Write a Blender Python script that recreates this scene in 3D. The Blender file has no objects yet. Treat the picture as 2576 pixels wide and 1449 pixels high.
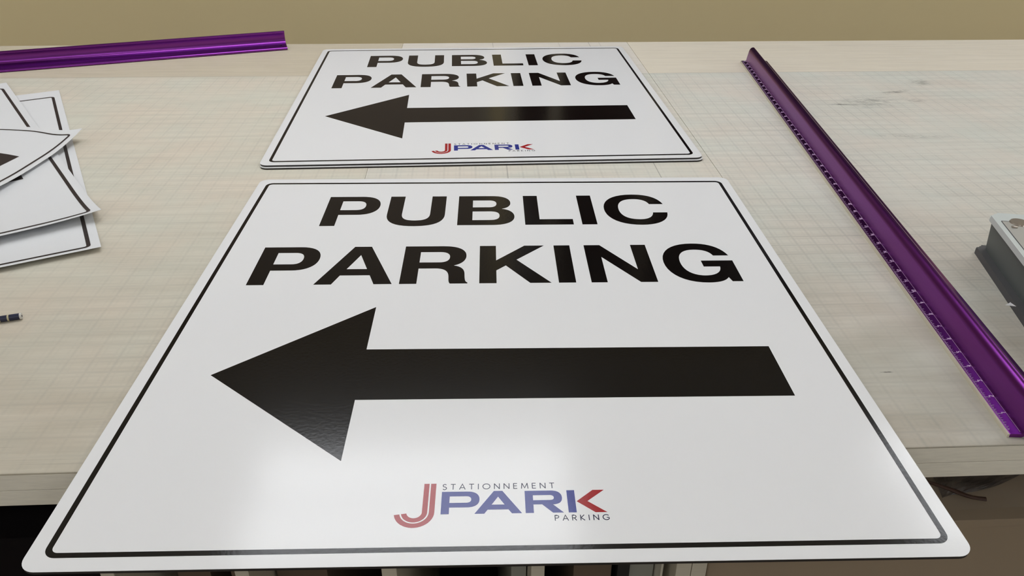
import bpy, bmesh, math, random
from mathutils import Vector, Matrix
from mathutils.geometry import tessellate_polygon
random.seed(7)
SC = bpy.context.scene
COL = SC.collection

# ---------------------------------------------------------------- camera
cam = bpy.data.cameras.new('camera'); cam_o = bpy.data.objects.new('camera', cam); COL.objects.link(cam_o)
cam.sensor_fit = 'HORIZONTAL'; cam.sensor_width = 36.0; cam.lens = 36.0 * 2018.0 / 2576.0
cam.clip_start = 0.01; cam.clip_end = 50
cam_o.matrix_world = Matrix(((0.9988161, 0.0197957, -0.0444357, 0.0),
                             (-0.0483504, 0.5044831, -0.8620667, 0.0),
                             (0.0053519, 0.8631946, 0.5048429, 0.4937),
                             (0, 0, 0, 1)))
SC.camera = cam_o
# ---------------------------------------------------------------- world and exposure
w = bpy.data.worlds.new('world'); SC.world = w; w.use_nodes = True
w.node_tree.nodes['Background'].inputs[0].default_value = (0.9, 0.95, 1.0, 1)
w.node_tree.nodes['Background'].inputs[1].default_value = 0.05
SC.view_settings.view_transform = 'Standard'; SC.view_settings.look = 'None'
SC.view_settings.exposure = 0.0; SC.view_settings.gamma = 1.0
SC.view_settings.use_curve_mapping = False
LAMP = 5.0          # brightness of the fluorescent diffusers


def srgb(r, g, b):
    f = lambda c: (c / 255 / 12.92) if c / 255 <= 0.04045 else ((c / 255 + 0.055) / 1.055) ** 2.4
    return (f(r), f(g), f(b), 1)


# ---------------------------------------------------------------- materials
class NT:
    def __init__(s, name):
        s.m = bpy.data.materials.new(name); s.m.use_nodes = True
        s.t = s.m.node_tree; s.b = s.t.nodes['Principled BSDF']

    def n(s, typ, **kw):
        nd = s.t.nodes.new(typ)
        for k, v in kw.items():
            if k.startswith('i_'):
                nd.inputs[k[2:]].default_value = v
            else:
                setattr(nd, k, v)
        return nd

    def l(s, a, b):
        s.t.links.new(a, b)

    def math(s, op, a, b=None, c=None, clamp=False):
        nd = s.n('ShaderNodeMath', operation=op, use_clamp=clamp)
        for i, v in enumerate((a, b, c)):
            if v is None:
                continue
            if isinstance(v, (int, float)):
                nd.inputs[i].default_value = v
            else:
                s.l(v, nd.inputs[i])
        return nd.outputs[0]

    def mix(s, fac, a, b, mode='MIX'):
        nd = s.n('ShaderNodeMix', data_type='RGBA', blend_type=mode)
        for k, v in ((0, fac), (6, a), (7, b)):
            if isinstance(v, (int, float, tuple)):
                nd.inputs[k].default_value = v
            else:
                s.l(v, nd.inputs[k])
        return nd.outputs[2]

    def noise(s, scale, detail=4, rough=0.55, vec=None, sc=None):
        co = vec
        if co is None:
            co = s.n('ShaderNodeTexCoord').outputs['Object']
        if sc:
            mp = s.n('ShaderNodeMapping'); mp.inputs['Scale'].default_value = sc
            s.l(co, mp.inputs['Vector']); co = mp.outputs[0]
        nd = s.n('ShaderNodeTexNoise'); nd.inputs['Scale'].default_value = scale
        nd.inputs['Detail'].default_value = detail; nd.inputs['Roughness'].default_value = rough
        s.l(co, nd.inputs['Vector'])
        return nd.outputs['Fac']

    def ramp(s, v, lo, hi, a=0.0, b=1.0):
        nd = s.n('ShaderNodeMapRange'); nd.inputs[1].default_value = lo; nd.inputs[2].default_value = hi
        nd.inputs[3].default_value = a; nd.inputs[4].default_value = b
        s.l(v, nd.inputs[0]); return nd.outputs[0]

    def bump(s, h, strength, dist=0.001):
        nd = s.n('ShaderNodeBump'); nd.inputs['Strength'].default_value = strength
        nd.inputs['Distance'].default_value = dist
        s.l(h, nd.inputs['Height']); s.l(nd.outputs[0], s.b.inputs['Normal'])


def simple(name, col, rough=0.6, metal=0.0, spec=0.5, var=0.04, nscale=30, bump=0.0, bscale=400, sc=None, coat=0):
    k = NT(name)
    n = k.noise(nscale, sc=sc)
    c = tuple(col)
    lo = tuple(x * (1 - var) for x in c[:3]) + (1,); hi = tuple(min(1, x * (1 + var)) for x in c[:3]) + (1,)
    k.l(k.mix(n, lo, hi), k.b.inputs['Base Color'])
    k.b.inputs['Roughness'].default_value = rough
    k.b.inputs['Metallic'].default_value = metal
    k.b.inputs['Specular IOR Level'].default_value = spec
    if coat:
        k.b.inputs['Coat Weight'].default_value = coat
    if bump:
        k.bump(k.noise(bscale, 2), bump, 0.0004)
    return k.m


M = {}
GL = dict(rough=0.145, bump=0.10, bscale=260, var=0.012, nscale=3)      # satin laminate over the printed signs
M['sign_white'] = simple('sign_white', srgb(240, 240, 240), **GL)
M['sign_black'] = simple('sign_black', (0.0045, 0.0036, 0.0034, 1), **GL)
M['sign_red'] = simple('sign_red', srgb(168, 34, 38), **GL)
M['sign_blue'] = simple('sign_blue', srgb(34, 48, 140), **GL)
M['sign_navy'] = simple('sign_navy', srgb(34, 34, 66), **GL)
M['core'] = simple('composite_core', srgb(34, 29, 27), rough=0.6, var=0.5, nscale=300)
M['paper_white'] = simple('print_white', srgb(231, 232, 233), rough=0.42, var=0.01)
M['paper_black'] = simple('print_black', srgb(46, 38, 36), rough=0.40)
M['paper_red'] = simple('print_red', srgb(120, 28, 34), rough=0.4)
M['bench_white'] = simple('bench_melamine', srgb(196, 188, 170), rough=0.55, var=0.10, nscale=60, sc=(1, 6, 8))
M['bench_edge'] = simple('bench_edge', srgb(235, 229, 214), rough=0.6, var=0.12, nscale=90, sc=(0.6, 4, 5))
M['bench_dark'] = simple('bench_shadow_lining', srgb(30, 26, 23), rough=0.9, spec=0.2)  # near-black inner panels paint in the shade of the open bays
M['carton'] = simple('carton', srgb(146, 129, 108), rough=0.8, var=0.05, nscale=12)
M['grey_board'] = simple('grey_board', srgb(150, 150, 140), rough=0.6)
M['brown_board'] = simple('brown_board', srgb(98, 82, 66), rough=0.8)
M['black_board'] = simple('black_board', srgb(26, 24, 24), rough=0.6)
M['bin_black'] = simple('bin_black', (.006, .0045, .005, 1), rough=0.9, spec=0.1)  # near-black, stands for the deep shade of the left bay
M['pale_board'] = simple('pale_board', srgb(206, 200, 184), rough=0.7)
M['twist'] = simple('brown_twist', srgb(66, 42, 30), rough=0.7, var=0.4, nscale=200)
M['purple'] = None
M['ruler_mark'] = simple('engraved_mark', srgb(248, 222, 250), rough=0.5)
M['ruler_edge'] = simple('bare_edge', srgb(205, 198, 180), rough=0.35, metal=0.2)
M['hole'] = simple('hole_dark', srgb(30, 10, 36), rough=0.8)
M['case_body'] = simple('case_body', srgb(92, 98, 94), rough=0.55, bump=0.05, bscale=900)
M['case_lid'] = simple('case_lid', srgb(205, 211, 207), rough=0.45)
M['case_plate'] = simple('case_plate', srgb(182, 180, 172), rough=0.3)
M['case_skirt'] = simple('case_skirt', srgb(78, 78, 78), rough=0.6)
M['case_disc'] = simple('case_disc', srgb(176, 166, 154), rough=0.22, metal=0.6)
M['metal'] = simple('steel', srgb(190, 180, 170), rough=0.3, metal=0.9)
M['scrap'] = simple('paper_scrap', srgb(235, 235, 235), rough=0.8)
M['pen_navy'] = simple('pen_navy', srgb(30, 34, 62), rough=0.35)
M['pen_white'] = simple('pen_white', srgb(215, 212, 205), rough=0.5)
M['pen_mark'] = simple('pen_gold_mark', srgb(196, 186, 150), rough=0.4)
M['frame_white'] = simple('lamp_frame', srgb(235, 235, 232), rough=0.4)
M['wall'] = simple('wall_paint', srgb(222, 204, 158), rough=0.85, var=0.02, nscale=3, bump=0.05, bscale=120)
M['wall_light'] = simple('wall_paint_pale', srgb(205, 200, 185), rough=0.85)
M['ceiling'] = simple('ceiling_tile', srgb(236, 234, 228), rough=0.9)
M['floor'] = simple('floor_vinyl', srgb(128, 120, 108), rough=0.5)
M['win_frame'] = simple('window_frame', srgb(150, 140, 120), rough=0.5)
M['win_blind'] = simple('window_blind', srgb(142, 128, 112), rough=0.7)
M['win_glass'] = simple('night_glass', srgb(40, 14, 14), rough=0.1)


def purple():
    k = NT('anodised_purple')
    n = k.noise(40, 4, sc=(0.4, 40, 40))
    k.l(k.mix(n, (0.19, 0.034, 0.25, 1), (0.23, 0.046, 0.31, 1)), k.b.inputs['Base Color'])
    k.b.inputs['Metallic'].default_value = 1.0
    k.b.inputs['Roughness'].default_value = 0.26
    k.bump(k.noise(60, 3, sc=(0.3, 30, 30)), 0.06, 0.0003)
    return k.m


M['purple'] = purple()


def emit(name, col, st):
    k = NT(name)
    k.b.inputs['Base Color'].default_value = (0.9, 0.9, 0.9, 1)
    k.b.inputs['Emission Color'].default_value = col
    k.b.inputs['Emission Strength'].default_value = st
    return k.m


M['diffuser'] = emit('lamp_diffuser', (0.955, 0.985, 1.035, 1), LAMP)


def clear_film():
    k = NT('clear_film')
    k.b.inputs['Base Color'].default_value = srgb(190, 176, 158)
    k.b.inputs['Roughness'].default_value = 0.25
    k.b.inputs['Alpha'].default_value = 0.28
    k.l(k.ramp(k.noise(18, 3), 0.35, 0.75, 0.02, 0.22), k.b.inputs['Alpha'])
    return k.m


M['film'] = clear_film()


def smoky_film():
    k = NT('smoky_film')
    k.b.inputs['Base Color'].default_value = srgb(40, 31, 31)
    k.b.inputs['Roughness'].default_value = 0.3
    k.l(k.ramp(k.noise(22, 3), 0.3, 0.7, 0.9, 1.0), k.b.inputs['Alpha'])
    return k.m


M['smoky'] = smoky_film()


def mat_material(name, base, grid_amt, wear_shade_amt=0.5, wear_shade_col=(150, 138, 114), lines=(), band_y=1.79, band=None, smudges=(), edgecol=None):
    """translucent cutting mat, worn: faint inch grid, streaks, scratches, smudges (object space = room metres)"""
    k = NT(name)
    co = k.n('ShaderNodeTexCoord').outputs['Object']
    sp = k.n('ShaderNodeSeparateXYZ'); k.l(co, sp.inputs[0]); X, Y = sp.outputs[0], sp.outputs[1]

    def gridline(v, period, width, off=0.0):
        f = k.math('FRACT', k.math('DIVIDE', k.math('ADD', v, 20.0 + off), period))
        d = k.math('ABSOLUTE', k.math('SUBTRACT', f, 0.5))
        return k.ramp(d, 0.0, width / period, 1.0, 0.0)      # soft line
    wear = k.ramp(k.noise(5.0, 4, vec=co), 0.35, 0.62)
    g = k.math('MAXIMUM', gridline(X, 0.0254, 0.0030), gridline(Y, 0.0254, 0.0030))
    g2 = k.math('MULTIPLY', k.math('MAXIMUM', gridline(X, 0.0127, 0.0024), gridline(Y, 0.0127, 0.0024)), 0.42)
    g = k.math('MAXIMUM', g, g2)
    inner = k.ramp(Y, band_y - 0.002, band_y + 0.001, 1.0, 0.0)
    g = k.math('MULTIPLY', k.math('MULTIPLY', g, inner), k.math('MULTIPLY_ADD', wear, 0.7, 0.3))
    # broad tint mottling, pinkish / greenish
    tint = k.ramp(k.noise(7.0, 3, vec=co), 0.35, 0.65)
    b = base
    warm = (b[0] * 1.03, b[1] * 0.985, b[2] * 0.965, 1); cool = (b[0] * 0.97, b[1] * 1.0, b[2] * 1.0, 1)
    c = k.mix(tint, warm, cool)
    if band:
        c = k.mix(inner, band, c)
    # dirt streaks, then brownish wear toward the front with shade painted into it
    st = k.ramp(k.noise(9.0, 6, 0.7, vec=co, sc=(0.5, 9, 1)), 0.42, 0.75)
    c = k.mix(k.math('MULTIPLY', st, 0.22), c, srgb(140, 130, 112))
    front_wear_shade = k.math('MULTIPLY', k.ramp(Y, 0.52, 1.15, 1.0, 0.0), k.ramp(k.noise(11, 5, vec=co, sc=(.6, 1.6, 1)), 0.3, 0.7, 0.45, 1.0))
    c = k.mix(k.math('MULTIPLY', front_wear_shade, wear_shade_amt), c, srgb(*wear_shade_col))
    c = k.mix(k.math('MULTIPLY', g, grid_amt), c, srgb(118, 122, 118))
    # fine knife scratches in two directions
    for ang, am in ((0.35, 0.10), (-0.9, 0.10)):
        mp = k.n('ShaderNodeMapping'); mp.inputs['Rotation'].default_value = (0, 0, ang)
        mp.inputs['Scale'].default_value = (3, 240, 1); k.l(co, mp.inputs[0])
        sn = k.noise(1.0, 3, 0.6, vec=mp.outputs[0])
        c = k.mix(k.math('MULTIPLY', k.ramp(sn, 0.66, 0.74), am * 2.2), c, srgb(225, 218, 200))
        sn2 = k.noise(1.1, 3, 0.6, vec=mp.outputs[0])
        c = k.mix(k.math('MULTIPLY', k.ramp(sn2, 0.36, 0.28), am * 1.6), c, srgb(120, 112, 98))
    for lx, y0, y1, a in lines:        # longer dark lines of the printed ruling
        d = k.ramp(k.math('ABSOLUTE', k.math('SUBTRACT', X, lx)), 0.0, 0.0011, 1.0, 0.0)
        m = k.math('MULTIPLY', d, k.math('MULTIPLY', k.math('GREATER_THAN', Y, y0), k.math('LESS_THAN', Y, y1)))
        c = k.mix(k.math('MULTIPLY', m, a), c, srgb(70, 66, 58))
    d = k.ramp(k.math('ABSOLUTE', k.math('SUBTRACT', Y, band_y)), 0.0, 0.0035, 1.0, 0.0)
    c = k.mix(k.math('MULTIPLY', d, 0.30), c, srgb(120, 118, 108))
    for (sx, sy, rx, ry, rot, am) in smudges:
        mp = k.n('ShaderNodeMapping'); mp.vector_type = 'TEXTURE'
        mp.inputs['Location'].default_value = (sx, sy, 0); mp.inputs['Rotation'].default_value = (0, 0, rot)
        mp.inputs['Scale'].default_value = (rx, ry, 10); k.l(co, mp.inputs[0])
        ln = k.n('ShaderNodeVectorMath', operation='LENGTH'); k.l(mp.outputs[0], ln.inputs[0])
        m = k.ramp(ln.outputs['Value'], 0.2, 1.0, 1.0, 0.0)
        nn = k.ramp(k.noise(60, 5, 0.8, vec=co, sc=(.6, 1.6, 1)), 0.44, 0.62)
        c = k.mix(k.math('MULTIPLY', k.math('MULTIPLY', m, nn), am), c, srgb(84, 80, 70))
    k.l(c, k.b.inputs['Base Color'])
    k.b.inputs['Roughness'].default_value = 0.5
    k.l(k.ramp(k.noise(14, 4, vec=co), 0.3, 0.7, 0.42, 0.62), k.b.inputs['Roughness'])
    k.b.inputs['Specular IOR Level'].default_value = 0.35
    k.bump(k.noise(1.0, 3, vec=co, sc=(30, 260, 1)), 0.10, 0.0003)
    return k.m


LB = srgb(219, 213, 197)
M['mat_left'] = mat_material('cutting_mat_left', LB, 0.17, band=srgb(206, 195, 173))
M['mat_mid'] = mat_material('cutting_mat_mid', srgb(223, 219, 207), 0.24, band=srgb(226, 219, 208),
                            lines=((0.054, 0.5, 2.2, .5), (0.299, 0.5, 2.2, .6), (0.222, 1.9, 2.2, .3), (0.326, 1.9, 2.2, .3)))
M['mat_right'] = mat_material('cutting_mat_right', srgb(222, 219, 208), 0.24, wear_shade_amt=.8, wear_shade_col=(150, 139, 118), band=srgb(228, 219, 201),
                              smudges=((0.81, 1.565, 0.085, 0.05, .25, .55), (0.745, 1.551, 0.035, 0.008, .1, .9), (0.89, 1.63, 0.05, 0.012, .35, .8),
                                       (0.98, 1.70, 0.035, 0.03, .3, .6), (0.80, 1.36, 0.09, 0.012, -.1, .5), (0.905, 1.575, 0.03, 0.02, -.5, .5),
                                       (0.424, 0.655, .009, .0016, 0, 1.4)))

# ---------------------------------------------------------------- object helpers


def tag(o, label=None, cat=None, group=None, kind=None):
    if label: o['label'] = label
    if cat: o['category'] = cat
    if group: o['group'] = group
    if kind: o['kind'] = kind
    return o


def empty(name, loc=(0, 0, 0), rz=0.0):
    o = bpy.data.objects.new(name, None); COL.objects.link(o)
    o.location = loc; o.rotation_euler = (0, 0, rz); o.empty_display_size = 0.02
    return o


def add(name, bm, mat, parent=None, smooth=None, recalc=True):
    if recalc:
        bmesh.ops.recalc_face_normals(bm, faces=bm.faces)
    me = bpy.data.meshes.new(name); bm.to_mesh(me); bm.free()
    for m in (mat if isinstance(mat, (list, tuple)) else [mat]):
        me.materials.append(m)
    if smooth is not None:
        me.shade_smooth(); me.set_sharp_from_angle(angle=math.radians(smooth))
    o = bpy.data.objects.new(name, me); COL.objects.link(o)
    if parent: o.parent = parent
    return o


def box(bm, x0, x1, y0, y1, z0, z1, bevel=0.0, seg=2):
    r = bmesh.ops.create_cube(bm, size=1.0)
    vs = r['verts']
    for v in vs:
        v.co = Vector(((x0 + x1) / 2 + v.co.x * (x1 - x0), (y0 + y1) / 2 + v.co.y * (y1 - y0), (z0 + z1) / 2 + v.co.z * (z1 - z0)))
    if bevel:
        es = {e for v in vs for e in v.link_edges}
        bmesh.ops.bevel(bm, geom=list(es), offset=bevel, segments=seg, affect='EDGES', profile=0.5)
    return bm


def boxo(name, dims, mat, parent=None, bevel=0.0, seg=2, smooth=None):
    return add(name, box(bmesh.new(), *dims, bevel=bevel, seg=seg), mat, parent, smooth)


def extrude_poly(bm, loop, z0, z1):
    """closed outline (list of xy) -> prism"""
    lo = [bm.verts.new((x, y, z0)) for x, y in loop]; hi = [bm.verts.new((x, y, z1)) for x, y in loop]
    n = len(loop)
    bm.faces.new(hi); bm.faces.new(lo[::-1])
    for i in range(n):
        bm.faces.new((lo[i], lo[(i + 1) % n], hi[(i + 1) % n], hi[i]))
    return bm


def rrect(x0, x1, y0, y1, r, seg=8):
    out = []
    for cx, cy, a in ((x1 - r, y1 - r, 0), (x0 + r, y1 - r, 90), (x0 + r, y0 + r, 180), (x1 - r, y0 + r, 270)):
        for i in range(seg + 1):
            t = math.radians(a + 90 * i / seg)
            out.append((cx + r * math.cos(t), cy + r * math.sin(t)))
    return out


# ---- printed shapes (flat film with a tenth of a millimetre of thickness), drawn in millimetres
def path(s, seg=10):
    tk = s.split(); i = 0; out = []
    while i < len(tk):
        c = tk[i]
        if c in 'ML':
            out.append((float(tk[i + 1]), float(tk[i + 2]))); i += 3
        elif c == 'C':
            p0 = out[-1]; p = [float(v) for v in tk[i + 1:i + 7]]
            for j in range(1, seg + 1):
                t = j / seg; a = (1 - t) ** 3; b = 3 * t * (1 - t) ** 2; cc = 3 * t * t * (1 - t); d = t ** 3
                out.append((a * p0[0] + b * p[0] + cc * p[2] + d * p[4], a * p0[1] + b * p[1] + cc * p[3] + d * p[5]))
            i += 7
    if math.dist(out[0], out[-1]) < 1e-6: out.pop()
    return out


def film_poly(bm, loops, z0=0.0, z1=0.0001, k=0.001):
    pts = [p for lp in loops for p in lp]
    tris = tessellate_polygon([[Vector((x, y, 0)) for x, y in lp] for lp in loops])
    top = [bm.verts.new((x * k, y * k, z1)) for x, y in pts]
    for t in tris:
        try: bm.faces.new([top[i] for i in t])
        except ValueError: pass
    bot = [bm.verts.new((x * k, y * k, z0)) for x, y in pts]
    o = 0
    for lp in loops:
        n = len(lp)
        for i in range(n):
            a, b = o + i, o + (i + 1) % n
            bm.faces.new((top[a], top[b], bot[b], bot[a]))
        o += n
    # all the top faces up
    for f in bm.faces:
        f.normal_update()
        if abs(f.normal.z) > 0.5 and f.normal.z < 0: f.normal_flip()
    return bm


def shift(lp, dx, dy, s=1.0):
    return [(x * s + dx, y * s + dy) for x, y in lp]


GLYPH = {
    'P': ["M 0 0 L 0 99.3 L 48 99.3 C 67 99.3 77.5 88 77.5 68 C 77.5 47 65 36 47 36 L 21.1 36 L 21.1 0",
          "M 21.1 83.2 L 44 83.2 C 52.5 83.2 56.7 77.5 56.7 67.7 C 56.7 57 52 52.2 44 52.2 L 21.1 52.2"],
    'U': ["M 0 99.3 L 0 36 C 0 10 14 -2.2 41.3 -2.2 C 69 -2.2 83 10 83 36 L 83 99.3 L 61.7 99.3 L 61.7 38 C 61.7 22 55 16 41.3 16 C 27.5 16 21.4 22 21.4 38 L 21.4 99.3"],
    'B': ["M 0 0 L 0 99.3 L 49 99.3 C 66 99.3 76.2 90 76.2 74 C 76.2 63 71 56.5 63 53.6 C 74.5 50.5 81 41 81 27.5 C 81 9.5 69 0 50 0",
          "M 21 83.4 L 45 83.4 C 52 83.4 55.6 79 55.6 71.5 C 55.6 63.5 52 59.2 45 59.2 L 21 59.2",
          "M 21 45 L 46 45 C 55 45 59.8 40.5 59.8 30.5 C 59.8 20.5 55 16 46 16 L 21 16"],
    'L': ["M 0 0 L 0 99.3 L 21 99.3 L 21 17.6 L 68.2 17.6 L 68.2 0"],
    'I': ["M 0 0 L 0 99.3 L 21.2 99.3 L 21.2 0"],
    'C': ["M 89.2 67 C 85 91 70 102.2 47.5 102.2 C 17 102.2 0 81 0 50 C 0 18 18 -2.4 48 -2.4 C 72 -2.4 88.5 12 90.4 38 L 69.6 38 C 67.5 23.5 60 15.6 48 15.6 C 30 15.6 21.2 28 21.2 50 C 21.2 73 30 85.4 47 85.4 C 59 85.4 66.5 79.5 68.7 67"],
    'A': ["M 0 0 L 37 99.3 L 59 99.3 L 95.2 0 L 73 0 L 65.7 22.3 L 28.8 22.3 L 21.4 0", "M 47.9 76 L 60.3 38.3 L 34.7 38.3"],
    'R': ["M 0 0 L 0 99.3 L 50 99.3 C 69 99.3 80.8 90 80.8 72 C 80.8 59 75 50 65.2 46 C 75 43 79 36 79.4 24 C 79.8 11 80 4 83.4 2.4 L 83.4 0 L 62 0 C 59.6 4 60 10 59.6 18 C 59 31 54 38.5 42 38.5 L 21.1 38.5 L 21.1 0",
          "M 21.1 82.8 L 46 82.8 C 55 82.8 59.6 78 59.6 69 C 59.6 59 54.5 54.4 46 54.4 L 21.1 54.4"],
    'K': ["M 0 0 L 0 99.3 L 21.2 99.3 L 21.2 58.6 L 58.9 99.3 L 85 99.3 L 47.4 60.2 L 88.7 0 L 62.6 0 L 33.4 45 L 21.2 32.2 L 21.2 0"],
    'N': ["M 0 0 L 0 99.3 L 21.1 99.3 L 62.2 32.3 L 62.2 99.3 L 82.1 99.3 L 82.1 0 L 61 0 L 19.8 66 L 19.8 0"],
    'G': ["M 88.2 67.5 C 83 91 69 102 46.5 102 C 18 102 0 81 0 50 C 0 18 18 -2.6 46.5 -2.6 C 60 -2.6 69 1.5 74 10.3 L 76.4 0 L 89.8 0 L 89.8 53.8 L 48.9 53.8 L 49.2 38 L 70 38 C 69 24 60 15 47 15 C 30.5 15 21.3 28 21.3 50 C 21.3 72 30 84.4 46 84.4 C 58 84.4 65.5 79.5 68.1 67.5"],
}
LINE1 = (('P', -246.7), ('U', -156.3), ('B', -54.7), ('L', 40.8), ('I', 121.1), ('C', 157.6))
LINE2 = (('P', -305.6), ('A', -224.2), ('R', -120.2), ('K', -22.2), ('I', 75.6), ('N', 115.8), ('G', 213.9))


def band(bm, pts, wd, closed=False, z0=0.0, z1=0.0001, k=0.001):
    """thin stroke of constant width along a polyline"""
    n = len(pts); L = []; Rr = []
    for i in range(n):
        if closed: a, b = pts[i - 1], pts[(i + 1) % n]
        else: a, b = pts[max(0, i - 1)], pts[min(n - 1, i + 1)]
        dx, dy = b[0] - a[0], b[1] - a[1]; d = math.hypot(dx, dy) or 1
        s = wd / 2
        if 0 < i < n - 1 or closed:
            p, q = pts[i], pts[(i + 1) % n] if closed else pts[i + 1]
            ex, ey = q[0] - p[0], q[1] - p[1]; e = math.hypot(ex, ey) or 1
            cosv = (dx * ex + dy * ey) / d / e
            s = s / max(0.5, cosv)
        nx, ny = -dy / d * s, dx / d * s
        L.append((pts[i][0] + nx, pts[i][1] + ny)); Rr.append((pts[i][0] - nx, pts[i][1] - ny))
    if closed:
        film_poly(bm, [L, Rr] if abs(sum(L[i - 1][0] * L[i][1] - L[i][0] * L[i - 1][1] for i in range(n))) > abs(sum(Rr[i - 1][0] * Rr[i][1] - Rr[i][0] * Rr[i - 1][1] for i in range(n))) else [Rr, L], z0, z1, k)
    else:
        film_poly(bm, [L + Rr[::-1]], z0, z1, k)


def arc(cx, cy, rx, ry, a0, a1, n=10):
    return [(cx + rx * math.cos(math.radians(a0 + (a1 - a0) * i / n)), cy + ry * math.sin(math.radians(a0 + (a1 - a0) * i / n))) for i in range(n + 1)]


# hairline capitals, unit cap height; list of strokes and an advance width
THIN = {
    'S': ([arc(.27, .74, .22, .24, 30, 250, 8) + arc(.27, .25, .24, .25, 80, -150, 9)], .55),
    'T': ([[(0, .96), (.66, .96)], [(.33, .96), (.33, 0)]], .66),
    'A': ([[(0, 0), (.38, 1), (.76, 0)], [(.15, .33), (.61, .33)]], .76),
    'I': ([[(.06, 0), (.06, 1)]], .12),
    'O': ([arc(.5, .5, .47, .47, 0, 360, 24)], 1.0),
    'N': ([[(.05, 0), (.05, 1)], [(.05, .97), (.72, .03)], [(.72, 0), (.72, 1)]], .77),
    'E': ([[(.05, 0), (.05, 1)], [(.05, .96), (.52, .96)], [(.05, .52), (.48, .52)], [(.05, .04), (.52, .04)]], .54),
    'M': ([[(.02, 0), (.12, 1)], [(.12, .97), (.46, .12), (.8, .97)], [(.8, 1), (.9, 0)]], .92),
    'P': ([[(.05, 0), (.05, 1)], [(.05, .96), (.3, .96)] + arc(.3, .71, .26, .25, 90, -90, 8) + [(.05, .46)]], .58),
    'R': ([[(.05, 0), (.05, 1)], [(.05, .96), (.3, .96)] + arc(.3, .71, .26, .25, 90, -90, 8) + [(.05, .46)], [(.3, .46), (.6, 0)]], .62),
    'K': ([[(.05, 0), (.05, 1)], [(.56, 1), (.09, .48), (.6, 0)]], .62),
    'G': ([arc(.5, .5, .46, .47, 40, 325, 18) + [(.88, .46), (.55, .46)]], .96),
}


def thin_text(bm, text, x0, x1, base, cap, wd):
    adv = [THIN[c][1] * cap for c in text]
    gap = ((x1 - x0) - sum(adv)) / (len(text) - 1)
    x = x0
    for c, a in zip(text, adv):
        for st in THIN[c][0]:
            band(bm, shift(st, x, base, cap), wd, z0=TH, z1=TH + .0001)
        x += a + gap


BW, BH = 0.3667, 0.3800          # half width, half height of a sign board
TH = 0.003                        # board thickness


def board_parts(root, z=0.0):
    core = add('core', extrude_poly(bmesh.new(), rrect(-BW, BW, -BH, BH, .0135), z, z + 0.0026), M['core'], root)
    core['label'] = 'dark composite core showing at the cut edge'
    bm = bmesh.new(); extrude_poly(bm, rrect(-BW - .0002, BW + .0002, -BH - .0002, BH + .0002, .0135), z + 0.0026, z + TH)
    add('face_panel', bm, M['sign_white'], root)


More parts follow.
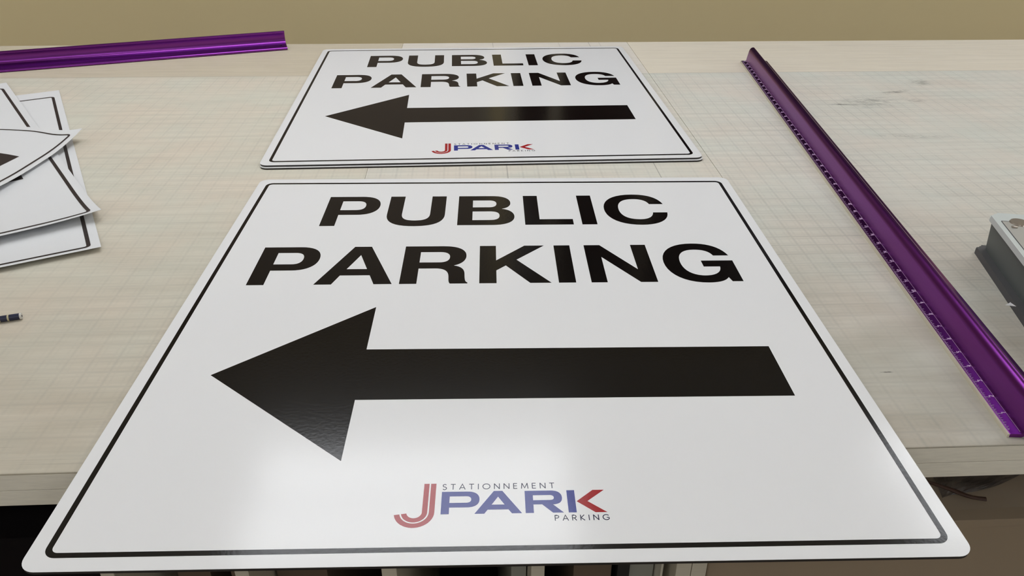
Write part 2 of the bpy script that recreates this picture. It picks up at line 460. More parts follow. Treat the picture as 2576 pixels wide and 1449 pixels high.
def make_sign(label, loc, rz):
    root = empty('parking_sign', loc, rz)
    tag(root, label, 'sign', 'public parking signs')
    board_parts(root)
    zt = TH
    bm = bmesh.new(); film_poly(bm, [rrect(-354.3, 354.3, -367.2, 365.4, 10.5), rrect(-349.4, 349.4, -362.2, 360.5, 5.8)], zt, zt + .0001)
    add('border', bm, M['sign_black'], root, recalc=False)
    for line, base in ((LINE1, 211.8), (LINE2, 48.7)):
        word = None
        lw = bpy.data.objects.new('lettering', None); COL.objects.link(lw); lw.parent = root; lw.empty_display_size = .01
        for ch, x in line:
            bm = bmesh.new(); film_poly(bm, [shift(path(s), x, base) for s in GLYPH[ch]], zt, zt + .0001)
            add('letter', bm, M['sign_black'], lw, recalc=False)
    bm = bmesh.new()
    film_poly(bm, [[(-293.8, -134), (-141.4, -4.6), (-141.4, -90.9), (291.7, -92.6), (291.9, -178.6), (-141.4, -177.2), (-141.4, -263.6)]], zt, zt + .0001)
    add('arrow', bm, M['sign_black'], root, recalc=False)
    # emblem: double-stroke J, blue PARK with a red chevron, two hairline captions
    lg = bpy.data.objects.new('logo', None); COL.objects.link(lg); lg.parent = root; lg.empty_display_size = .01
    bm = bmesh.new()
    for ro, ri, xo in ((16.5, 12.0, 0), (10.7, 6.3, 0)):
        cx, cy = -72.0, -326.0
        lp = [(cx + ri, -293.4), (cx + ro, -293.4)] + arc(cx, cy, ro, ro, 0, -171, 20) + arc(cx, cy, ri, ri, -171, 0, 20)
        film_poly(bm, [lp], zt, zt + .0001)
    add('monogram', bm, M['sign_red'], lg, recalc=False)['label'] = 'red double-stroke letter J'
    for s in (["M 0 0 L 0 25.2 L 21.5 25.2 C 28.5 25.2 31.7 21.5 31.7 16.2 C 31.7 10.8 28.5 7.3 21.5 7.3 L 6.7 7.3 L 6.7 0",
               "M 6.7 19.9 L 20.5 19.9 C 23.3 19.9 24.8 18.6 24.8 16.1 C 24.8 13.6 23.3 12.4 20.5 12.4 L 6.7 12.4"], -50.3),:
        bm = bmesh.new(); film_poly(bm, [shift(path(q), s[1], -328.4) for q in s[0]], zt, zt + .0001)
        add('letter', bm, M['sign_blue'], lg, recalc=False)
    bm = bmesh.new(); film_poly(bm, [shift(path(q), -22.6, -328.4) for q in
                                     ("M 0 0 L 16 25.4 L 23.2 25.4 L 38.9 0 L 30.7 0 L 28 4.4 L 10.8 4.4 L 8.1 0", "M 19.5 18.9 L 24.9 9.8 L 14 9.8")], zt, zt + .0001)
    add('letter', bm, M['sign_blue'], lg, recalc=False)
    bm = bmesh.new(); film_poly(bm, [shift(path(q), 19.4, -328.4) for q in
                                     ("M 0 0 L 0 25 L 22 25 C 28 25 31 21.8 31 16.8 C 31 12 28.5 9.3 22.8 9.3 L 31.3 0 L 22.5 0 L 14 9.4 L 6.7 9.4 L 6.7 0",
                                      "M 6.7 19.9 L 20 19.9 C 23 19.9 24.2 18.9 24.2 16.9 C 24.2 14.9 23 14.1 20 14.1 L 6.7 14.1")], zt, zt + .0001)
    add('letter', bm, M['sign_blue'], lg, recalc=False)
    bm = bmesh.new(); film_poly(bm, [[(54.7, -303.4), (61.3, -303.4), (61.3, -328.5), (54.7, -328.5)]], zt, zt + .0001)
    add('letter', bm, M['sign_blue'], lg, recalc=False)
    bm = bmesh.new(); film_poly(bm, [[(62.4, -316.1), (76.9, -303.4), (86.5, -303.4), (71.3, -316.1), (86.4, -328.7), (76.8, -328.7)]], zt, zt + .0001)
    add('chevron', bm, M['sign_red'], lg, recalc=False)['label'] = 'red arm of the letter K'
    bm = bmesh.new(); thin_text(bm, 'STATIONNEMENT', -50.0, 45.0, -300.6, 6.4, .75)
    add('caption', bm, M['sign_navy'], lg, recalc=False)
    bm = bmesh.new(); thin_text(bm, 'PARKING', 42.8, 87.6, -337.2, 5.9, .75)
    add('caption', bm, M['sign_navy'], lg, recalc=False)
    return root


# ---------------------------------------------------------------- room shell
ZF, ZC = -0.90, 1.70
XL, XR, YN, YW = -6.2, 6.4, -3.6, 3.2
def wallbox(name, d, m):
    o = boxo(name, d, m); o['kind'] = 'structure'; return o
wallbox('floor', (XL - .1, XR + .1, YN - .1, YW + .1, ZF - .1, ZF), M['floor'])
wallbox('ceiling', (XL - .1, XR + .1, YN - .1, YW + .1, ZC, ZC + .1), M['ceiling'])
wallbox('wall_back', (XL, XR, YW, YW + .1, ZF, ZC), M['wall'])
wallbox('wall_left', (XL - .1, XL, YN, YW, ZF, ZC), M['wall'])
wallbox('wall_right', (XR, XR + .1, YN, YW, ZF, ZC), M['wall'])
wallbox('wall_front', (XL, XR, YN - .1, YN, ZF, ZC), M['wall_light'])

# two added panels on the back wall, unseen, that darken reflections in the signs
def reflect_panel(name, xc, hw, face_mat, bars):
    wn = empty(name, (xc, YW, 0.86)); wn['kind'] = 'structure'
    bm = bmesh.new()
    for x0, x1 in [(-hw, -hw + .05), (hw - .05, hw)] + [(m, m + .05) for m in bars]:
        box(bm, x0, x1, -.03, -.001, -.72, .72)
    box(bm, -hw, hw, -.03, -.001, .67, .72); box(bm, -hw, hw, -.03, -.001, -.72, -.67)
    add('window_frame', bm, M['win_frame'], wn)
    boxo('window_glass', (-hw + .05, hw - .05, -.012, -.002, -.67, .67), M[face_mat], wn)
reflect_panel('window_1', 1.33, 1.2, 'win_glass', (-1.02, -.62, .3))
reflect_panel('window_2', -1.23, 1.3, 'win_blind', (-.3, .55))

# fluorescent troffers: two mirrored in the signs, the others added unseen for fill
def troffer(x, y):
    t = empty('ceiling_light', (x, y, ZC))
    tag(t, 'recessed fluorescent ceiling light with white frame above the workbench', 'ceiling light', 'fluorescent ceiling lights')
    bm = bmesh.new(); W, H = .61, .305
    for d in ((-W, W, -H, -H + .02, -.012, 0), (-W, W, H - .02, H, -.012, 0), (-W, -W + .02, -H + .02, H - .02, -.012, 0), (W - .02, W, -H + .02, H - .02, -.012, 0)):
        box(bm, *d)
    box(bm, -W + .02, W - .02, -.030, .030, -.012, -.0085)
    add('frame', bm, M['frame_white'], t)
    boxo('diffuser', (-W + .02, W - .02, -H + .02, H - .02, -.008, -.002), M['diffuser'], t)
for x in (-5.13, -2.69, -.25, 2.19, 4.63):
    for y in (2.175, 1.30, -1.2, -2.6):
        troffer(x, y)

# ---------------------------------------------------------------- workbench
YF, YB = 0.5405, 2.085
wb = empty('workbench', (0, 1.3, ZF))
tag(wb, 'long pale workbench of two stacked boards over open pigeonholes', 'workbench')
def wpart(name, d, m, bevel=0.0, label=None):
    x0, x1, y0, y1, z0, z1 = d
    o = boxo(name, (x0, x1, y0 - 1.3, y1 - 1.3, z0 - ZF, z1 - ZF), m, wb, bevel)
    if label: o['label'] = label
    return o
wpart('tabletop', (-2.4, 2.6, YF, YB, -.0196, -.002), M['bench_edge'], .0004)
wpart('lower_board', (-2.4, 2.6, YF + .0006, YB - .01, -.0385, -.0209), M['bench_edge'], .0006)
for a, b in ((-.3734, -.3602), (-.2443, -.2308), (-.1003, -.0853), (.0498, .0635), (.1989, .2144), (.2150, .2306)):
    wpart('divider', (a, b, YF + .0145, 1.62, ZF + .08, -.0385), M['bench_white'], .0005)
for a, b in ((-2.35, -2.33), (2.5, 2.52)):
    wpart('end_panel', (a, b, YF + .0145, 1.62, ZF, -.0385), M['bench_white'])
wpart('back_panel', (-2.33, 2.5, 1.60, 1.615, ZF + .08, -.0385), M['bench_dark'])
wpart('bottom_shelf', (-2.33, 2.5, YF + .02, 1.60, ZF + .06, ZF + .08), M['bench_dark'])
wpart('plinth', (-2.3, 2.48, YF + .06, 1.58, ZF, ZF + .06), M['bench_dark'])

# ---------------------------------------------------------------- cutting mats
MY = (YB - .002, 1.2, YF + .0001)
SEAM = (.3988, .3972, .3850)
def side(xs): return [(x, y) for x, y in zip(xs, MY)]
def mat(name, x0, x1, m, label):
    bm = bmesh.new(); extrude_poly(bm, list(x0) + list(x1)[::-1], -.002, 0)
    bmesh.ops.bevel(bm, geom=[e for e in bm.edges if e.verts[0].co.z > -.001 and e.verts[1].co.z > -.001], offset=.0005, segments=1, affect='EDGES')
    o = add(name, bm, m)
    tag(o, label, 'cutting mat', 'cutting mats covering the workbench'); return o
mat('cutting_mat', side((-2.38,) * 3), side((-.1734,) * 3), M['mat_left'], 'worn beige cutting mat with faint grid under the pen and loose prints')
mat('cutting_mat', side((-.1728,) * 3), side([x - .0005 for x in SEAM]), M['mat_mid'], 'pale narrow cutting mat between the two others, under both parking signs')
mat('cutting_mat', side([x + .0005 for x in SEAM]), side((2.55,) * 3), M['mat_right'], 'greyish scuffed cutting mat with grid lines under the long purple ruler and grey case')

# ---------------------------------------------------------------- signs
make_sign('white PUBLIC PARKING sign with black left arrow, nearest, overhanging the bench front edge', (0.0248, 0.8016, 0.0), -0.0225)
low = empty('parking_sign', (0.0122 + .0006, 1.6277 - .0045, 0.0), 0.0146)
tag(low, 'lower of the two stacked white signs at the back, only its front rim showing', 'sign', 'public parking signs')
board_parts(low)
make_sign('white PUBLIC PARKING sign with black left arrow, upper one of the rear stack', (0.0122, 1.6277, TH + .0001), 0.0146)

# ---------------------------------------------------------------- purple rulers
def extrude_profile(prof, length, name, mat, parent, smooth=35):
    """prof in (across, up); runs along local +X, across = local +Y"""
    bm = bmesh.new()
    a = [bm.verts.new((0, t, z)) for t, z in prof]; b = [bm.verts.new((length, t, z)) for t, z in prof]
    n = len(prof)
    for i in range(n):
        bm.faces.new((a[i], a[(i + 1) % n], b[(i + 1) % n], b[i]))
    bm.faces.new(a); bm.faces.new(b[::-1])
    return add(name, bm, mat, parent, smooth)


DIG = {'0': [[(0, 0), (0, 1), (.6, 1), (.6, 0), (0, 0)]], '1': [[(.1, .78), (.32, 1), (.32, 0)]],
       '2': [[(0, .85), (.12, 1), (.5, 1), (.6, .85), (.6, .62), (0, 0), (.6, 0)]],
       '3': [[(0, 1), (.55, 1), (.25, .58), (.5, .5), (.6, .3), (.5, .06), (.1, 0), (0, .1)]],
       '4': [[(.45, 0), (.45, 1), (0, .3), (.62, .3)]], '5': [[(.58, 1), (.08, 1), (.03, .55), (.45, .6), (.6, .35), (.48, .04), (.1, 0), (0, .1)]],
       '6': [[(.55, 1), (.12, .7), (0, .3), (.12, 0), (.5, 0), (.6, .28), (.5, .52), (.06, .5)]],
       '7': [[(0, 1), (.6, 1), (.22, 0)]], '8': [[(.3, .54), (.05, .75), (.15, 1), (.45, 1), (.55, .75), (.3, .54), (0, .28), (.1, 0), (.5, 0), (.6, .28), (.3, .54)]],
       '9': [[(.05, 0), (.48, .3), (.6, .7), (.48, 1), (.1, 1), (0, .72), (.1, .48), (.54, .5)]]}


def cutting_ruler():
    # local +X runs away from the viewer, local -Y is to its right; across coordinate is negated
    ang = math.atan2(.9942, .1076)
    t = empty('cutting_ruler', (.4895, .5505, 0), ang)
    tag(t, 'purple anodised safety ruler with raised finger guard and inch scale, beside the signs', 'ruler')
    L = 1.333
    prof = [(0.0019, .0004), (.0019, .0036), (.0025, .0041), (.0105, .0044), (.0125, .0046), (.0132, .0062), (.0139, .0120), (.0166, .0268),
            (.0176, .0300), (.0194, .0330), (.0220, .0350), (.0246, .0357), (.0270, .0353), (.0290, .0338), (.0303, .0316),
            (.0312, .0285), (.0345, .0150), (.0368, .0085), (.0400, .0062), (.0450, .0055), (.0600, .0050), (.0622, .0042), (.0626, .0028), (.0622, .0010), (.0600, .0004),
            (.0420, .0020), (.0340, .0040), (.0300, .0200), (.0280, .0300), (.0246, .0325), (.0210, .0300), (.0170, .0120), (.0150, .0015), (.0130, .0004)]
    body = extrude_profile([(-a, z) for a, z in prof], L, 'guard_rail', M['purple'], t)
    e = extrude_profile([(-a, z) for a, z in ((0, 0), (0, .0030), (.0004, .0036), (.00189, .0038), (.00189, 0))], L, 'edge_strip', M['ruler_edge'], t)
    e['label'] = 'bare cream edge strip'
    bm = bmesh.new()
    zt = .0046
    def q(x0, x1, a0, a1, z):
        film_poly(bm, [[(x0, -a0), (x0, -a1), (x1, -a1), (x1, -a0)]], z - .0002, z, 1.0)
    n0 = .0042
    for i in range(1, 16 * 52 + 1):
        x = n0 + i * .0254 / 16
        if x > L - .004: break
        ln = .0062 if i % 16 == 0 else .0040 if i % 8 == 0 else .0032 if i % 4 == 0 else .0024 if i % 2 == 0 else .0015
        if i % 2 and i > 16 * 12: continue
        wd = .00020 if i % 16 == 0 else .00011
        q(x - wd, x + wd, .0024, .0024 + ln * .95, .00455)
    q(.003, L - .003, .0122, .0123, .0048)
    add('scale_marks', bm, M['ruler_mark'], t, recalc=False)['label'] = 'pale engraved inch graduations'
    for n in range(1, 53):
        bm = bmesh.new()
        s = str(n); x = n0 + n * .0254 + .0006
        if x > L - .006:
            bm.free(); break
        for ch in s:
            for st in DIG[ch]:
                pts = [(x + px * .0034, -(.0119 - py * .0040)) for px, py in st]
                for a, b in zip(pts, pts[1:]):
                    band(bm, [a, b], .00055, z0=.0044, z1=.00475, k=1.0)
            x += .0027
        add('scale_numeral', bm, M['ruler_mark'], t, recalc=False)
    return t


cutting_ruler()


def second_ruler():
    # runs toward the left along local +X (direction -0.9536,-0.301); local +Y must point to the back
    ux, uy = -.9536, -.3010
    ang = math.atan2(uy, ux)
    t = empty('cutting_ruler', (-.4513, 2.0219, 0), ang)
    tag(t, 'glossy purple angled ruler with upright guard and rounded lip, at the far left edge', 'ruler')
    # local +Y for this angle points toward the viewer, so across (to the back) is negated
    prof = [(0, .0012), (-.0006, .0030), (0, .0052), (.0016, .0064), (.0036, .0060), (.0052, .0048), (.0290, .0116), (.0318, .0134), (.0332, .0160),
            (.0344, .0220), (.0340, .0310), (.0326, .0338), (.0322, .0362), (.0334, .0384), (.0354, .0392), (.0372, .0386), (.0380, .0360), (.0380, .0090),
            (.0420, .0030), (.0520, .0030), (.0526, .0006), (.0360, .0006), (.0300, .0090), (.0060, .0028), (.0040, .0008)]
    extrude_profile([(-a, z) for a, z in prof], 1.30, 'guard_rail', M['purple'], t, 30)
    bm = bmesh.new()
    bmesh.ops.create_cone(bm, cap_ends=True, segments=20, radius1=.0032, radius2=.0032, depth=.0006)
    for v in bm.verts: v.co += Vector((.0135, -.0205, .0093))
    add('hanging_hole', bm, M['hole'], t)
    return t


second_ruler()


# ---------------------------------------------------------------- loose prints
def sheet(label, fn, wl, hl, borders, decals, nx=48, ny=60):
    """fn(u, v) -> Vector, u from the right edge to the left, v from the corner row; thin film with real thickness"""
    root = empty('printed_sheet', fn(0, 0))
    tag(root, label, 'print', 'loose printed sheets heaped at the left')
    base = Vector(root.location)
    bm = bmesh.new()
    us = [wl * (i / nx) ** 1.6 for i in range(nx + 1)]; vs = [hl * (j / ny) ** 1.5 for j in range(ny + 1)]
    top = [[bm.verts.new(fn(u, v) - base) for v in vs] for u in us]
    bot = [[bm.verts.new(fn(u, v) - base - Vector((0, 0, .00035))) for v in vs] for u in us]
    for i in range(nx):
        for j in range(ny):
            bm.faces.new((top[i][j], top[i + 1][j], top[i + 1][j + 1], top[i][j + 1]))
            bm.faces.new((bot[i][j], bot[i][j + 1], bot[i + 1][j + 1], bot[i + 1][j]))
    for i in range(nx):
        bm.faces.new((top[i][0], bot[i][0], bot[i + 1][0], top[i + 1][0])); bm.faces.new((top[i][ny], top[i + 1][ny], bot[i + 1][ny], bot[i][ny]))
    for j in range(ny):
        bm.faces.new((top[0][j], top[0][j + 1], bot[0][j + 1], bot[0][j])); bm.faces.new((top[nx][j], bot[nx][j], bot[nx][j + 1], top[nx][j + 1]))
    add('paper', bm, M['paper_white'], root, 60)
    up = Vector((0, 0, .00025))
    # border: right, near and far runs with rounded corners
    if borders:
        u0, v0, vf, wd = borders
        bm = bmesh.new(); r = .009
        def loop(o):
            rr = max(.002, r - o); a, b, c = u0 + o, v0 + o, vf - o
            pts = [(wl - .03, b)]
            n = 60
            pts += [(wl - .03 + (a + rr - wl + .03) * i / n, b) for i in range(1, n)]
            pts += [(a + rr - rr * math.sin(math.radians(9 * i)), b + rr - rr * math.cos(math.radians(9 * i))) for i in range(11)]
            pts += [(a, b + rr + (c - rr - b - rr) * i / n) for i in range(1, n)]
            pts += [(a + rr - rr * math.cos(math.radians(9 * i)), c - rr + rr * math.sin(math.radians(9 * i))) for i in range(11)]
            pts += [(a + rr + (wl - .03 - a - rr) * i / n, c) for i in range(1, n + 1)]
            return pts
        A, B = loop(0), loop(wd)
        va = [bm.verts.new(fn(*p) - base + up) for p in A]; vb = [bm.verts.new(fn(*p) - base + up) for p in B]
        for i in range(len(A) - 1):
            bm.faces.new((va[i], vb[i], vb[i + 1], va[i + 1]))
        add('border', bm, M['paper_black'], root)
    for name, pts, m in decals:
        bm = bmesh.new(); f = bm.faces.new([bm.verts.new((p[0], p[1], 0)) for p in pts])
        bmesh.ops.triangulate(bm, faces=bm.faces[:]); bmesh.ops.subdivide_edges(bm, edges=bm.edges[:], cuts=7, use_grid_fill=True)
        for v in bm.verts: v.co = fn(v.co.x, v.co.y) - base + up
        add(name, bm, m, root)
    return root


def ss(x):
    x = max(0.0, min(1.0, x)); return x * x * (3 - 2 * x)


def fn3(u, v):
    c = Vector((-.4901, .9599, 0)); e1 = Vector((-.4501, .8930, 0)); e2 = Vector((-.8930, -.4501, 0))
    p = c + e1 * v + e2 * u; p.z = .0012 + .0055 * max(0, 1 - v / .07) ** 1.5
    return p


def fn2(u, v):
    c = Vector((-.5238, 1.0546, 0)); e1 = Vector((-.5607, .8280, 0)); e2 = Vector((-.8339, -.5519, 0))
    p = c + e1 * v + e2 * u + Vector((.0, 0, 0))
    p.z = .0042 + .0085 * max(0, 1 - v / .13) ** 1.6 + .0045 * max(0, 1 - (u + v) / .09) ** 2
    return p


TT = ((0, 0, 0), (.0238, -.0234, .0044), (.0448, -.0427, .0126), (.1022, -.0932, .0398), (.1808, -.1705, .054), (.5, -.485, .112), (.8, -.78, .166))


def fn1(u, v):
    i = 0
    while i < len(TT) - 2 and u > TT[i + 1][0]: i += 1
    def tang(j):
        a, b = TT[max(0, j - 1)], TT[min(len(TT) - 1, j + 1)]
        return ((b[1] - a[1]) / (b[0] - a[0]), (b[2] - a[2]) / (b[0] - a[0]))
    a, b = TT[i], TT[i + 1]; h = b[0] - a[0]; t = (u - a[0]) / h
    ta, tb = tang(i), tang(i + 1)
    h00 = 2 * t ** 3 - 3 * t * t + 1; h10 = t ** 3 - 2 * t * t + t; h01 = -2 * t ** 3 + 3 * t * t; h11 = t ** 3 - t * t
    x = h00 * a[1] + h10 * h * ta[0] + h01 * b[1] + h11 * h * tb[0]
    y = h00 * a[2] + h10 * h * ta[1] + h01 * b[2] + h11 * h * tb[1]
    # the far edge's wave flattens out further down the sheet
    k = 1 - ss(v / .25)
    xs, ys = -.965 * u, .2624 * u
    x, y = x * k + xs * (1 - k), y * k + ys * (1 - k)
    return Vector((-.6845 + x - .1216 * v, 1.3899 + y - .9926 * v, .0095 + .012 * max(0, 1 - (u + v) / .12) ** 2 + .009 * ss((v - .16) / .2)))


# u, v of a flat point on the top sheet
def uv1(px, py):
    best = None
    u, v = .1, .1
    for _ in range(60):
        p = fn1(u, v); e = 1e-4
        du = (fn1(u + e, v) - p) / e; dv = (fn1(u, v + e) - p) / e
        dx, dy = px - p.x, py - p.y; det = du.x * dv.y - du.y * dv.x
        u = max(0.0, u + .7 * (dx * dv.y - dy * dv.x) / det); v = max(0.0, v + .7 * (du.x * dy - du.y * dx) / det)
    return (u, v)


sheet('flat white print with a black border line, lowest of the loose sheets', fn3, .76, .8207, (.0115, .0075, .776, .0052), [])
sheet('white print with black border, middle one of the heap, near corner lifted', fn2, .76, .8295, (.0115, .0080, .787, .0052),
      [('arrow', [(.0655, .2215), (.0655, .300), (.50, .300), (.50, .2215)], M['paper_black']),
       ('logo', [(.1215, .0420), (.1300, .0600), (.150, .0600), (.150, .0420)], M['paper_red'])])
tip = Vector((-.7474, 1.2869)); da = Vector((-.962, .271)); db = Vector((-.238, -.971))
tri = [uv1(*(tip)), uv1(*(tip + da * .2)), uv1(*(tip + db * .2))]
sheet('topmost loose white print, corner curled up, tip of a black arrow showing', fn1, .76, .76, (.0105, .0165, .745, .0042),
      [('arrow', tri, M['paper_black'])])

# ---------------------------------------------------------------- pen
def cyl(bm, x0, x1, r0, r1=None, seg=24, cx=0, cz=0):
    r1 = r0 if r1 is None else r1
    res = bmesh.ops.create_cone(bm, cap_ends=True, segments=seg, radius1=r0, radius2=r1, depth=x1 - x0)
    for v in res['verts']:
        x, y, z = v.co; v.co = Vector((z + (x0 + x1) / 2, y + cx, -x + cz))
pn = empty('pen', (-.5165, .7955, .0038), math.atan2(-.0059 - .0, -.0204))
tag(pn, 'dark navy pen with a white end, entering at the left beside the near sign', 'pen')
bm = bmesh.new(); cyl(bm, .0012, .138, .0036); add('barrel', bm, M['pen_navy'], pn, 40)
bm = bmesh.new(); cyl(bm, -.0008, .0012, .0036, .0037); add('end_cap', bm, M['pen_white'], pn, 40)
bm = bmesh.new(); cyl(bm, -.0010, -.0006, .0012); add('cap_recess', bm, M['hole'], pn, 40)
bm = bmesh.new(); cyl(bm, .0118, .0136, .00364); add('band', bm, M['pen_mark'], pn, 40)
bm = bmesh.new(); cyl(bm, .0205, .0220, .00364); cyl(bm, .024, .0245, .00364); add('lettering', bm, M['pen_mark'], pn, 40)

# ---------------------------------------------------------------- grey case at the right
cs = empty('equipment_case', (.6660, .9080, 0), math.atan2(-.2296, .9733))
tag(cs, 'dark grey case with pale lid and round disc, right of the long ruler', 'case')
# local +X to the right, local -Y toward the viewer
bm = bmesh.new(); extrude_poly(bm, rrect(-.006, .19, -.30, .008, .008), 0, .0095)
bmesh.ops.bevel(bm, geom=[e for e in bm.edges if abs(e.verts[0].co.z - e.verts[1].co.z) < 1e-6 and e.verts[0].co.z > .009], offset=.003, segments=3, affect='EDGES')
add('skirt', bm, M['case_skirt'], cs, 50)
def taper(loop0, loop1, z0, z1):
    bm = bmesh.new(); a = [bm.verts.new((x, y, z0)) for x, y in loop0]; b = [bm.verts.new((x, y, z1)) for x, y in loop1]; n = len(a)
    for i in range(n): bm.faces.new((a[i], a[(i + 1) % n], b[(i + 1) % n], b[i]))
    bm.faces.new(a[::-1]); bm.faces.new(b); return bm
add('body', taper(rrect(.003, .18, -.146, .000, .006), rrect(.000, .183, -.146, .001, .006), .0095, .0500), M['case_body'], cs, 50)
add('body_front', taper(rrect(.003, .18, -.292, -.1475, .003), rrect(.000, .183, -.294, -.1475, .003), .0095, .0500), M['case_body'], cs, 50)
bm = bmesh.new(); extrude_poly(bm, rrect(-.0035, .187, -.297, .005, .010), .0500, .0580)
bmesh.ops.bevel(bm, geom=[e for e in bm.edges if abs(e.verts[0].co.z - e.verts[1].co.z) < 1e-6 and e.verts[0].co.z > .055], offset=.003, segments=3, affect='EDGES')
add('lid', bm, M['case_lid'], cs, 50)
bm = bmesh.new(); film_poly(bm, [rrect(.0030, .150, -.240, -.0195, .002), rrect(.0042, .1488, -.2388, -.0207, .0015)], .0580, .0582, 1.0)
add('groove', bm, M['case_skirt'], cs, recalc=False)
bm = bmesh.new(); film_poly(bm, [rrect(.0042, .1488, -.2388, -.0207, .0015)], .0580, .0581, 1.0)
add('top_plate', bm, M['case_plate'], cs, recalc=False)
bm = bmesh.new(); bmesh.ops.create_cone(bm, cap_ends=True, segments=48, radius1=.0115, radius2=.0105, depth=.0015)
for v in bm.verts: v.co += Vector((.0240, -.0225, .0589))
add('round_disc', bm, M['case_disc'], cs, 40)
bm = bmesh.new(); box(bm, .0095, .0165, -.0400, -.0365, .0582, .0602, bevel=.0008)
add('clasp', bm, M['metal'], cs, 40)
bm = bmesh.new()
vs = [bm.verts.new(p) for p in ((.6120, .7640, .0104), (.6185, .7660, .0125), (.6205, .7690, .0112), (.6195, .7650, .0120), (.6225, .7600, .0108), (.6180, .7625, .0103))]
bm.faces.new((vs[0], vs[1], vs[5])); bm.faces.new((vs[1], vs[2], vs[3])); bm.faces.new((vs[1], vs[3], vs[5])); bm.faces.new((vs[3], vs[4], vs[5]))
r = bmesh.ops.extrude_face_region(bm, geom=bm.faces[:])
for g in r['geom']:
    if isinstance(g, bmesh.types.BMVert): g.co.z -= .0003
tag(add('paper_scrap', bm, M['scrap']), 'tiny white paper scrap lying on the skirt of the grey case', 'scrap')

# pale slab at the far left edge
bm = bmesh.new(); lp = [(-1.168, 2.078), (-1.60, 2.078), (-1.60, 1.90), (-1.215, 1.93)]
extrude_poly(bm, lp, 0, .006)
tag(add('foam_board', bm, M['pale_board']), 'pale board corner lying at the far left edge behind the purple ruler', 'board')

# ---------------------------------------------------------------- things stored under the bench
SH = ZF + .0815
def stored(name, d, m, label, cat, group=None):
    o = boxo(name, d, m, None, .0006); tag(o, label, cat, group); return o
stored('sign_blank', (.032, .0485, .60, 1.5, SH, -.085), M['grey_board'], 'light grey panel on edge in the third pigeonhole, against its right divider', 'sign blank')
stored('sign_blank', (.098, .139, .585, 1.5, SH, -.10), M['brown_board'], 'brown corrugated panel on edge left of the black one', 'sign blank')
stored('sign_blank', (.1445, .1575, .580, 1.5, SH, -.10), M['black_board'], 'thin black panel on edge in the right pigeonhole', 'sign blank')
stored('sign_blank', (.1590, .1860, .590, 1.5, SH, -.10), M['grey_board'], 'thick grey panel on edge right of the black one', 'sign blank')
stored('sign_blank', (.1880, .1905, .570, 1.5, SH, -.10), M['pale_board'], 'thin pale sheet on edge beside the double divider', 'sign blank')
stored('sign_blank', (-.2270, -.172, .62, 1.5, SH, -.12), M['brown_board'], 'brown panel on edge in the second pigeonhole from the left', 'sign blank')
stored('sign_blank', (-.3290, -.294, .61, 1.5, SH, -.12), M['brown_board'], 'brown panel on edge in the leftmost pigeonhole', 'sign blank')
stored('sign_blank', (-.2680, -.2460, .60, 1.5, SH, -.12), M['brown_board'], 'brown panel touching the right divider of the leftmost pigeonhole', 'sign blank')
stored('storage_bin', (-1.30, -.38, .575, 1.5, SH, -.115), M['bin_black'], 'black bin filling the dark open bay under the left of the bench', 'bin')  # block added to fill the empty bay with painted shade
# brown-grey carton in the right bay with film and a twisted strip on it
ct = empty('carton', (.7, .9, SH))
tag(ct, 'large brown-grey carton in the open bay under the right of the bench', 'carton')
box_h = -.1190 - SH
boxo('box_body', (-.4660, .60, -.338, .45, 0, box_h), M['carton'], ct, .002)
bm = bmesh.new(); box(bm, -.4650, .59, -.3395, .44, box_h - .010, box_h + .0004, bevel=.0004)
add('top_flap', bm, M['carton'], ct)

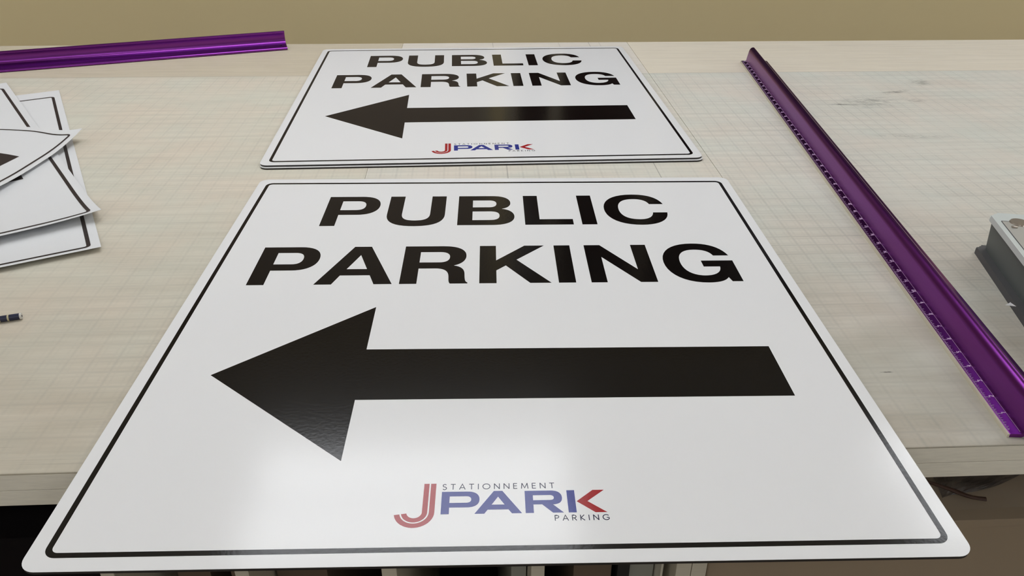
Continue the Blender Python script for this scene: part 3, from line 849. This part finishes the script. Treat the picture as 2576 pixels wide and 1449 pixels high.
def crumple(name, pts, m, label, cat, amp, nx=26, ny=16, z=-.1185, seed=1):
    rnd = random.Random(seed)
    bm = bmesh.new(); a, b, c, d = [Vector((*p, 0)) for p in pts]
    ph = [rnd.uniform(0, 6.28) for _ in range(6)]
    g = []
    for i in range(nx + 1):
        row = []
        for j in range(ny + 1):
            s, t = i / nx, j / ny
            p = (a * (1 - s) + b * s) * (1 - t) + (d * (1 - s) + c * s) * t
            h = abs(math.sin(9 * s + 5 * t + ph[0])) * .5 + abs(math.sin(13 * t - 7 * s + ph[1])) * .35 + rnd.uniform(0, .25)
            edge = min(1, 6 * min(s, 1 - s, t, 1 - t) + .25)
            p = p + Vector((math.sin(7 * t + ph[2]) * .004, math.sin(8 * s + ph[3]) * .003, 0)); p.z = z + .0006 + amp * h * edge
            row.append(bm.verts.new(p))
        g.append(row)
    for i in range(nx):
        for j in range(ny): bm.faces.new((g[i][j], g[i + 1][j], g[i + 1][j + 1], g[i][j + 1]))
    r = bmesh.ops.extrude_face_region(bm, geom=bm.faces[:])
    for v in r['geom']:
        if isinstance(v, bmesh.types.BMVert): v.co.z -= .0002
    o = add(name, bm, m); tag(o, label, cat); return o


crumple('dark_film', [(.4800, .5930), (.4930, .650), (.680, .650), (.5300, .6030)], M['smoky'],
        'crumpled dark plastic film on the carton, just under the bench edge', 'film', .004, seed=3)
crumple('clear_film', [(.4500, .5680), (.4300, .660), (.720, .665), (.690, .575)], M['film'],
        'thin clear plastic film wrinkled over the carton top', 'film', .003, z=-.1125, seed=5)
# twisted brown strip
pts = [(.462, .612), (.481, .6002), (.490, .5945), (.4955, .5908), (.5020, .5855), (.5076, .5822), (.5140, .5800), (.5197, .5787)]
bm = bmesh.new(); rings = []
for i, (x, y) in enumerate(pts):
    a = pts[max(0, i - 1)]; b = pts[min(len(pts) - 1, i + 1)]
    d = Vector((b[0] - a[0], b[1] - a[1], 0)).normalized(); nrm = Vector((-d.y, d.x, 0))
    ww = (.0007, .0010, .0013, .0016, .0014, .0013, .0014, .0017)[i] * 1.7; hh = .0018; tw = i * .9
    z = -.1085
    ring = []
    for kx in range(8):
        an = kx / 8 * 2 * math.pi
        cx, cz = ww * math.cos(an), hh * math.sin(an) * (1 + .2 * math.sin(tw + kx))
        ring.append(bm.verts.new(Vector((x, y, z)) + nrm * cx + Vector((0, 0, cz))))
    rings.append(ring)
for a, b in zip(rings, rings[1:]):
    for i in range(8): bm.faces.new((a[i], a[(i + 1) % 8], b[(i + 1) % 8], b[i]))
bm.faces.new(rings[0]); bm.faces.new(rings[-1][::-1])
tag(add('twisted_strip', bm, M['twist'], None, 50), 'twisted brown strip lying over the plastic film on the carton', 'strip')
